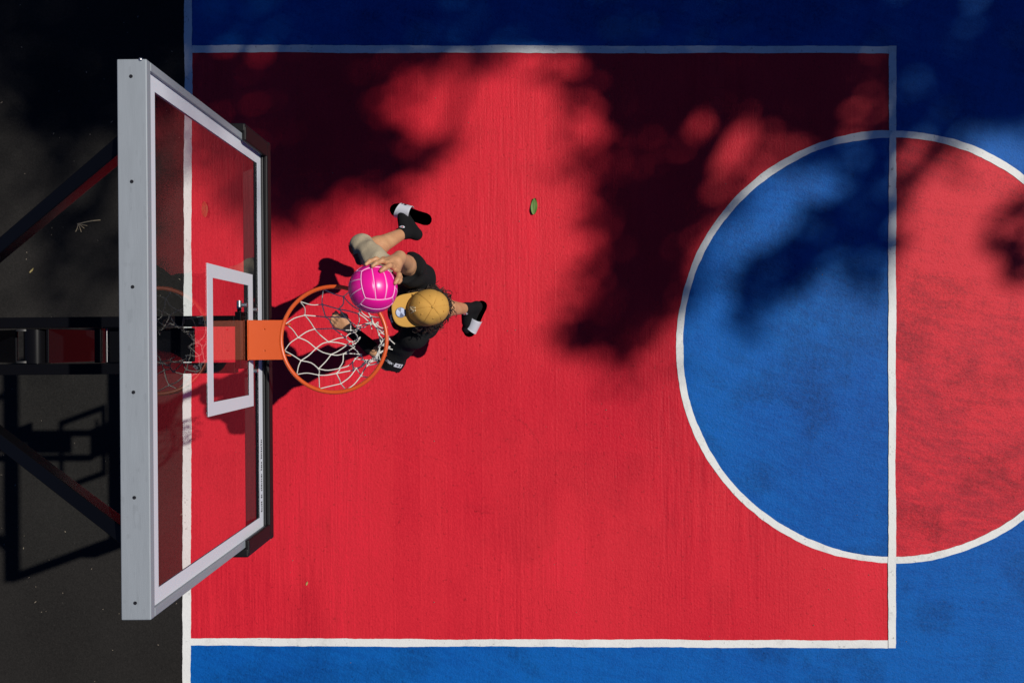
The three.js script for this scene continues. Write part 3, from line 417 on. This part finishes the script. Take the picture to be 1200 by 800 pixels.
  const emblem = (f, c, u, w, n, parent) => { const v = n.clone().cross(u).normalize(); mesh('emblem', drape(f, c, u, v, w, w * 0.55, n, 0.0016, 12, 8, (a, b) => Math.hypot(a, b) < 0.5 && Math.hypot(a - 0.1, b) > 0.2), printM, parent); mesh('emblem_accent', drape(f, c.clone().addScaledVector(u, w * 0.12), u, v, w * 0.3, w * 0.3, n, 0.0020, 6, 6, (a, b) => Math.hypot(a, b) < 0.5), redM, parent); };
  emblem(sockR, anR.clone().lerp(knR, 0.06).add(V(0, 0, -0.03)), V(0.9, -0.1, 0.35).normalize(), 0.045, V(-0.1, 0.9, -0.42).normalize(), sR);
  emblem(sockL, anL.clone().lerp(knL, 0.06).add(V(0.005, 0.02, 0.028)), V(-0.6, 0.3, -0.7).normalize(), 0.045, V(0.1, 0.8, 0.6).normalize(), sL);
  // slides: sole, footbed rim and a broad strap over the toes
  function slide(heel, toe, roll, from, strapLift, mark) {
    const g = new THREE.Group(); g.name = 'slide_sandal'; person.add(g);
    const d = toe.clone().sub(heel), L = d.length() + 0.0; d.normalize(); let s = d.clone().cross(V(0, 1, 0)).normalize(); s.applyAxisAngle(d, roll); const u = s.clone().cross(d);
    const W = (x, w) => [x, w], prof = [[0, 0.0], [0.004, 0.018], [0.016, 0.031], [0.04, 0.038], [0.10, 0.037], [0.16, 0.041], [0.215, 0.047], [0.25, 0.044], [0.275, 0.033], [0.288, 0.016], [0.291, 0.0]].map(([x, w]) => W(x / 0.291 * L, w));
    const sh = new THREE.Shape([...prof.map(([x, w]) => new THREE.Vector2(x, w)), ...prof.slice(1, -1).reverse().map(([x, w]) => new THREE.Vector2(x, -w * 0.96))]);
    const sole = new THREE.ExtrudeGeometry(sh, { depth: 0.02, bevelEnabled: true, bevelSize: 0.005, bevelThickness: 0.006, bevelSegments: 3 });
    const bed = new THREE.ExtrudeGeometry(new THREE.Shape(sh.getPoints().map((p) => new THREE.Vector2(L / 2 + (p.x - L / 2) * 0.94, p.y * 0.86))), { depth: 0.003, bevelEnabled: true, bevelSize: 0.001, bevelThickness: 0.001, bevelSegments: 1 }); bed.translate(0, 0, 0.0255);
    const B = new THREE.Matrix4().makeBasis(d, s, u); B.setPosition(heel.clone().addScaledVector(u, -0.02));
    mesh('sole', sole.applyMatrix4(B), rubber, g); mesh('footbed', bed.applyMatrix4(B), darkM, g);
    // strap: a bowed band with thickness
    const nu = 16, nv = 6, P = [], I = [], Uv = []; const surf = (a, t, o) => { const x = L * (from + (0.33 - 0.04 * Math.cos(a)) * t), w = 0.050, y = Math.cos(a) * (w + o), z = 0.012 + Math.pow(Math.max(0, Math.sin(a)), 0.7) * (0.094 + strapLift - 0.022 * t + o); return V(x, y, z).applyMatrix4(B); };
    for (const o of [0.004, 0]) for (let j = 0; j <= nv; j++) for (let i = 0; i <= nu; i++) { const p = surf(Math.PI * i / nu, j / nv, o); P.push(p.x, p.y, p.z); Uv.push(i / nu, j / nv); }
    const w = nu + 1, n = w * (nv + 1); for (let j = 0; j < nv; j++) for (let i = 0; i < nu; i++) { const a = j * w + i; I.push(a, a + 1, a + w, a + 1, a + w + 1, a + w, n + a, n + a + w, n + a + 1, n + a + 1, n + a + w, n + a + w + 1); }
    for (let i = 0; i < nu; i++) for (const j of [0, nv]) { const a = j * w + i; I.push(a, n + a, a + 1, a + 1, n + a, n + a + 1); }
    const sg = new THREE.BufferGeometry(); sg.setAttribute('position', new THREE.Float32BufferAttribute(P, 3)); sg.setAttribute('uv', new THREE.Float32BufferAttribute(Uv, 2)); sg.setIndex(I); sg.computeVertexNormals();
    const st = mesh('strap', sg, strapM, g); st.material.side = THREE.DoubleSide;
    if (mark) { const L2 = []; const piece = (a0, a1, t0, t1) => { const P = [], I = []; for (let i = 0; i <= 6; i++) for (const t of [t0, t1]) { const p = surf(lerp(a0, a1, i / 6), t, 0.0052); P.push(p.x, p.y, p.z); } for (let i = 0; i < 6; i++) I.push(2 * i, 2 * i + 2, 2 * i + 1, 2 * i + 1, 2 * i + 2, 2 * i + 3); const q = new THREE.BufferGeometry(); q.setAttribute('position', new THREE.Float32BufferAttribute(P, 3)); q.setIndex(I); q.computeVertexNormals(); L2.push(q); };
      for (const [a0, a1, t0, t1] of mark) piece(a0, a1, t0, t1); mesh('strap_print', L2, mat(lin(0.015, 0.015, 0.03), 0.6, { side: THREE.DoubleSide }), st); }
    return g;
  }
  slide(V(-0.577, 1.03, -0.857), V(-0.858, 1.01, -0.95), 0.12, 0.48, 0.0, [[0.35, 0.8, 0.78, 0.9], [0.3, 0.5, 0.35, 0.8], [0.62, 0.9, 0.45, 0.66], [0.1, 0.3, 0.1, 0.9]]);
  slide(V(-0.222, 0.672, -0.302), V(-0.352, 0.618, -0.052), -0.1, 0.47, 0.0, null);

  // hair: curls falling out from under the cap
  { const r = rng(99), L = []; for (let k = 0; k < 560; k++) {
    const th = 0.75 + r() * (Math.PI * 2 - 1.5), rs = 0.9 + 0.12 * r(), lowr = r(); const p0 = H(Math.cos(th) * 0.094 * rs, 0.03 - lowr * 0.09, Math.sin(th) * 0.08 * rs); const out = fwd.clone().multiplyScalar(Math.cos(th)).addScaledVector(side, Math.sin(th));
    const len = 0.04 + r() * 0.07, turns = 1 + r() * 1.6, ph = r() * 6.28, cr = 0.008 + r() * 0.012, spread = 0.15 + r() * r() * 0.6, pts = [], tx = V(r() - 0.5, 0, r() - 0.5);
    for (let i = 0; i <= 9; i++) { const t = i / 9, a = ph + t * turns * 6.28; pts.push(p0.clone().addScaledVector(out, spread * len * 0.6 * Math.sqrt(t)).add(V(0, -len * t * (1.1 - 0.5 * spread), 0)).addScaledVector(tx, 0.05 * t).add(V(Math.cos(a) * cr * t ** 0.5, Math.sin(a * 0.8) * cr * 0.6, Math.sin(a) * cr * t ** 0.5))); }
    L.push(tube(pts, 0.0011 + r() * 0.0011, 14, 4)); }
    mesh('hair', L, mat(lin(0.028, 0.015, 0.009), 0.55), person); }

  // cap
  const cap = new THREE.Group(); cap.name = 'cap'; person.add(cap);
  const cf = 0.106, cs = 0.092, cu = 0.122, c0 = 0.022;
  const crownP = (a, b, o = 0) => { const ca = Math.cos(a), sa = Math.sin(a), e = 0.86; const cb = Math.cos(b) ** e, sb = Math.sin(b) ** (ca > 0 ? lerp(1, 0.82, ca) : 1); return H(ca * (cf + o) * cb - 0.004, c0 + (cu + o) * sb, sa * (cs + o) * cb); };
  { const nu = 60, nv = 22, P = [], I = [], Uv = []; for (let j = 0; j <= nv; j++) for (let i = 0; i <= nu; i++) { const a = i / nu * Math.PI * 2, b = j / nv * Math.PI / 2, pan = Math.abs(((a / (Math.PI / 3)) + 1e-6) % 1 - 0.5) * 2, seam = pan > 0.93 ? -0.0012 : 0, dent = 0.004 * (noise(a * 2.2 + 2, b * 3, 5) - 0.5); const p = crownP(a, b * 0.9999, seam + dent); P.push(p.x, p.y, p.z); Uv.push(a * 0.1, b * 0.11); }
    for (let j = 0; j < nv; j++) for (let i = 0; i < nu; i++) { const a = j * (nu + 1) + i; I.push(a, a + nu + 1, a + 1, a + 1, a + nu + 1, a + nu + 2); }
    let g = new THREE.BufferGeometry(); g.setAttribute('position', new THREE.Float32BufferAttribute(P, 3)); g.setAttribute('uv', new THREE.Float32BufferAttribute(Uv, 2)); g.setIndex(I); g.computeVertexNormals(); mesh('crown', g, Object.assign(capM.clone(), { side: THREE.DoubleSide }), cap); }
  for (let k = 0; k < 6; k++) { const L = []; for (let i = 0; i <= 10; i++) L.push(crownP(k * Math.PI / 3 + 1e-4, i / 10 * 1.5, 0.0002)); mesh('seam', tube(L, 0.0007, 16, 5), capM, cap); const e = crownP((k + 0.5) * Math.PI / 3, 0.98, 0.0008); mesh('eyelet', new THREE.SphereGeometry(0.0035, 8, 6).translate(e.x, e.y, e.z), capM, cap); }
  { const b = H(-0.004, c0 + cu + 0.001, 0); mesh('button', new THREE.SphereGeometry(0.008, 12, 8).scale(1, 0.6, 1).translate(b.x, b.y, b.z), capM, cap); }
  const brimP = (t, w, o) => { const th = t * 1.25, ph = t * 1.45; const i0 = [Math.cos(th) * cf * 0.985 - 0.004, Math.sin(th) * cs * 0.985], f1 = 0.045 + 0.132 * Math.abs(Math.cos(ph)) ** 0.5, s1 = 0.084 * Math.sign(ph) * Math.abs(Math.sin(ph)) ** 0.8; const f = lerp(i0[0], f1, w), s = lerp(i0[1], s1, w); return H(f, c0 + 0.004 + o - 1.6 * s * s - 0.004 * w, s); };
  { const nu = 40, nv = 10, P = [], I = [], Uv = []; for (const o of [0.002, -0.002]) for (let j = 0; j <= nv; j++) for (let i = 0; i <= nu; i++) { const p = brimP(-1 + 2 * i / nu, j / nv, o); P.push(p.x, p.y, p.z); Uv.push(i / nu * 0.17, j / nv * 0.08); }
    const w = nu + 1, n = w * (nv + 1); for (let j = 0; j < nv; j++) for (let i = 0; i < nu; i++) { const a = j * w + i; I.push(a, a + w, a + 1, a + 1, a + w, a + w + 1, n + a, n + a + 1, n + a + w, n + a + 1, n + a + w + 1, n + a + w); } for (let i = 0; i < nu; i++) { const a = nv * w + i; I.push(a, n + a, a + 1, a + 1, n + a, n + a + 1); }
    const g = new THREE.BufferGeometry(); g.setAttribute('position', new THREE.Float32BufferAttribute(P, 3)); g.setAttribute('uv', new THREE.Float32BufferAttribute(Uv, 2)); g.setIndex(I); g.computeVertexNormals(); const brim = mesh('brim', g, Object.assign(capM.clone(), { side: THREE.DoubleSide }), cap);
    // round foil sticker on the brim
    const sc = [0.135, 0.006], at = (x, s, o) => H(x, c0 + 0.0082 + o - 1.6 * s * s - 0.004 * 0.6, s), disc = (r0, fn, o) => { const P = [], I = []; for (let k = 0; k <= 28; k++) { const a = k / 28 * 6.2832; for (const r of [0, r0]) { const p = at(sc[0] + Math.cos(a) * r, sc[1] + Math.sin(a) * r, o); P.push(p.x, p.y, p.z); } if (k < 28 && fn(k / 28)) I.push(2 * k, 2 * k + 1, 2 * k + 3, 2 * k, 2 * k + 3, 2 * k + 2); } const q = new THREE.BufferGeometry(); q.setAttribute('position', new THREE.Float32BufferAttribute(P, 3)); q.setIndex(I); q.computeVertexNormals(); return q; };
    mesh('sticker_edge', disc(0.0265, () => true, 0), mat(lin(0.03, 0.03, 0.04), 0.5, { side: THREE.DoubleSide }), brim);
    mesh('sticker', disc(0.0235, () => true, 0.0006), mat(lin(0.32, 0.38, 0.55), 0.4, { side: THREE.DoubleSide }), brim);
    mesh('sticker_print', disc(0.0225, (t) => (t > 0.17 && t < 0.34) || (t > 0.68 && t < 0.84), 0.0012), mat(lin(0.03, 0.04, 0.12), 0.4, { side: THREE.DoubleSide }), brim); }
  { // embroidered interlocking letters on the front panel: N over Y
    const e = (s, t) => crownP(-s / cs, 0.42 + t / 0.105, 0.0022), line = (pts, r) => tube(pts.map(([s, t]) => e(s, t)), r, 14, 6); const k = 0.001;
    const L = [line([[-17 * k, 0], [-14 * k, 14 * k], [-15 * k, 26 * k]], 0.0024), line([[-14 * k, 25 * k], [0, 13 * k], [15 * k, 1 * k]], 0.0028), line([[15 * k, 1 * k], [14 * k, 14 * k], [16 * k, 28 * k]], 0.0024), line([[0, -8 * k], [0, 4 * k], [0, 13 * k]], 0.0028), line([[0, 13 * k], [-6 * k, 24 * k], [-9 * k, 36 * k]], 0.0026), line([[0, 13 * k], [6 * k, 24 * k], [9 * k, 36 * k]], 0.0026), line([[-6 * k, -8 * k], [6 * k, -8 * k]], 0.0022), line([[-13 * k, 36 * k], [-4 * k, 36 * k]], 0.0022), line([[4 * k, 36 * k], [13 * k, 36 * k]], 0.0022)];
    mesh('letters', L, mat(lin(0.68, 0.56, 0.34), 0.8), cap); }
  // prints on the shirt: band of marks by the left sleeve hem, small marks on the chest
  { const dn = V(0.1, 0.95, 0.28).normalize(), u = V(0.105, -0.01, 0.065).normalize(), v = dn.clone().cross(u).normalize();
    const c = V(-0.655, 2.22, 0.105); mesh('hem_print', drape(shirtF, c.clone().addScaledVector(u, -0.028), u, v, 0.05, 0.022, dn, 0.005, 26, 12, (a, b) => noise(a * 16 + 3, b * 7 + 9, 55) > 0.5 && Math.abs(b) < 0.5 - 0.5 * Math.abs(a)), printM, shirt);
    const bx = (a, b) => !(Math.abs(a + 0.1) < 0.14 && Math.abs(b) < 0.16) && !(Math.abs(a - 0.28) < 0.07 && Math.abs(b) < 0.3); mesh('hem_box_print', drape(shirtF, c.clone().addScaledVector(u, 0.024), u, v, 0.045, 0.026, dn, 0.005, 22, 12, bx), mat(lin(0.75, 0.76, 0.8), 0.7), shirt);
    const cn = V(-0.75, 0.65, 0).normalize(), cu2 = V(0, 0, 1), cv = cn.clone().cross(cu2).normalize(); for (const [y, z, w] of [[2.20, -0.135, 0.045], [2.16, -0.10, 0.04]]) mesh('chest_print', drape(shirtF, V(-0.62, y, z), cu2, cv, w, 0.03, cn, 0.005, 16, 10, (a, b) => noise(a * 9 + y * 40, b * 6, 57) > 0.48), printM, shirt); }
}

// ------------------------------------------------------------------ litter on the ground
function leaf(label, at, L, W, turn, c, curl, cat = 'leaf') {
  const nu = 10, P = [], I = [], root = thing('fallen_leaf', { label, category: cat }, at, turn), blade = []; for (let i = 0; i <= nu; i++) { const t = i / nu, w = W / 2 * Math.pow(Math.sin(Math.PI * Math.min(1, t * 0.92 + 0.06)), 0.65); for (const s of [-1, 0, 1]) P.push((t - 0.5) * L, 0.003 + curl * (s * s) * (0.6 + 0.4 * Math.sin(t * 7)) + curl * 0.5 * (2 * t - 1) ** 2, s * w); if (i < nu) for (const s of [0, 1]) { const a = i * 3 + s; I.push(a, a + 1, a + 3, a + 1, a + 4, a + 3); } }
  const g = new THREE.BufferGeometry(); g.setAttribute('position', new THREE.Float32BufferAttribute(P, 3)); g.setIndex(I); g.computeVertexNormals(); mesh('blade', g, mat(c, 0.6, { side: THREE.DoubleSide }), root); mesh('stalk', tube([V(-L / 2, 0.004 + curl * 0.5, 0), V(0, 0.006, 0), V(L / 2, 0.004 + curl * 0.5, 0)], 0.0016, 8, 5), mat(lin(0.3, 0.36, 0.12), 0.7), root);
}
leaf('curled green leaf lying on the red lane', V(0.177, 0.005, -1.127), 0.135, 0.055, Math.PI / 2 - 0.08, lin(0.10, 0.20, 0.03), 0.014);
leaf('tiny dry tan leaf on the red lane', V(-1.731, 0.005, 1.984), 0.035, 0.016, 1.3, lin(0.5, 0.25, 0.08), 0.004);
leaf('small straw coloured leaf on the black asphalt', V(-4.005, 0.001, -0.627), 0.05, 0.014, 0.9, lin(0.4, 0.27, 0.11), 0.004);
{ const t = thing('dry_twig', { label: 'pale forked dry twig on the black asphalt beside the steel arms', category: 'twig' }, V(-3.55, 0.002, -1.01)), L = [], k = 0.0071; const P = (x, y) => V((x - 100) * k, 0.006, (y - 262) * k);
  mesh('stem', tube([P(90, 262), P(104, 259), P(117, 257.5)], 0.0045, 8, 5), mat(lin(0.42, 0.33, 0.2), 0.8), t);
  for (const [x, y] of [[88, 271], [94.5, 271.5], [98, 267], [101.5, 264]]) mesh('side_shoot', tube([P(91, 262), P((91 + x) / 2 + 0.5, (262 + y) / 2), P(x, y)], 0.0034, 6, 5), mat(lin(0.42, 0.33, 0.2), 0.8), t); }
{ const r = rng(123), L = []; for (let k = 0; k < 90; k++) { const x = -4.4 + r() * 1.65, z = -2.9 + r() * 5.8, s = 0.002 + r() * r() * 0.0045; const g = new THREE.IcosahedronGeometry(s, 0); g.scale(1 + r() * 2, 0.6, 1); g.rotateY(r() * 6); g.translate(x, s * 0.4, z); L.push(g); }
  for (let k = 0; k < 60; k++) { const x = -2.4 + r() * 6.4, z = -2.6 + r() * 5.4, s = 0.002 + r() * 0.003; const g = new THREE.IcosahedronGeometry(s, 0); g.rotateY(r() * 6); g.translate(x, 0.004 + s * 0.4, z); L.push(g); }
  mesh('scattered_grit', L, mat(lin(0.20, 0.165, 0.12), 0.9), scene, { kind: 'stuff', label: 'pale grit and crumbs scattered over asphalt and paint', category: 'grit' }); }

renderer.render(scene, camera);
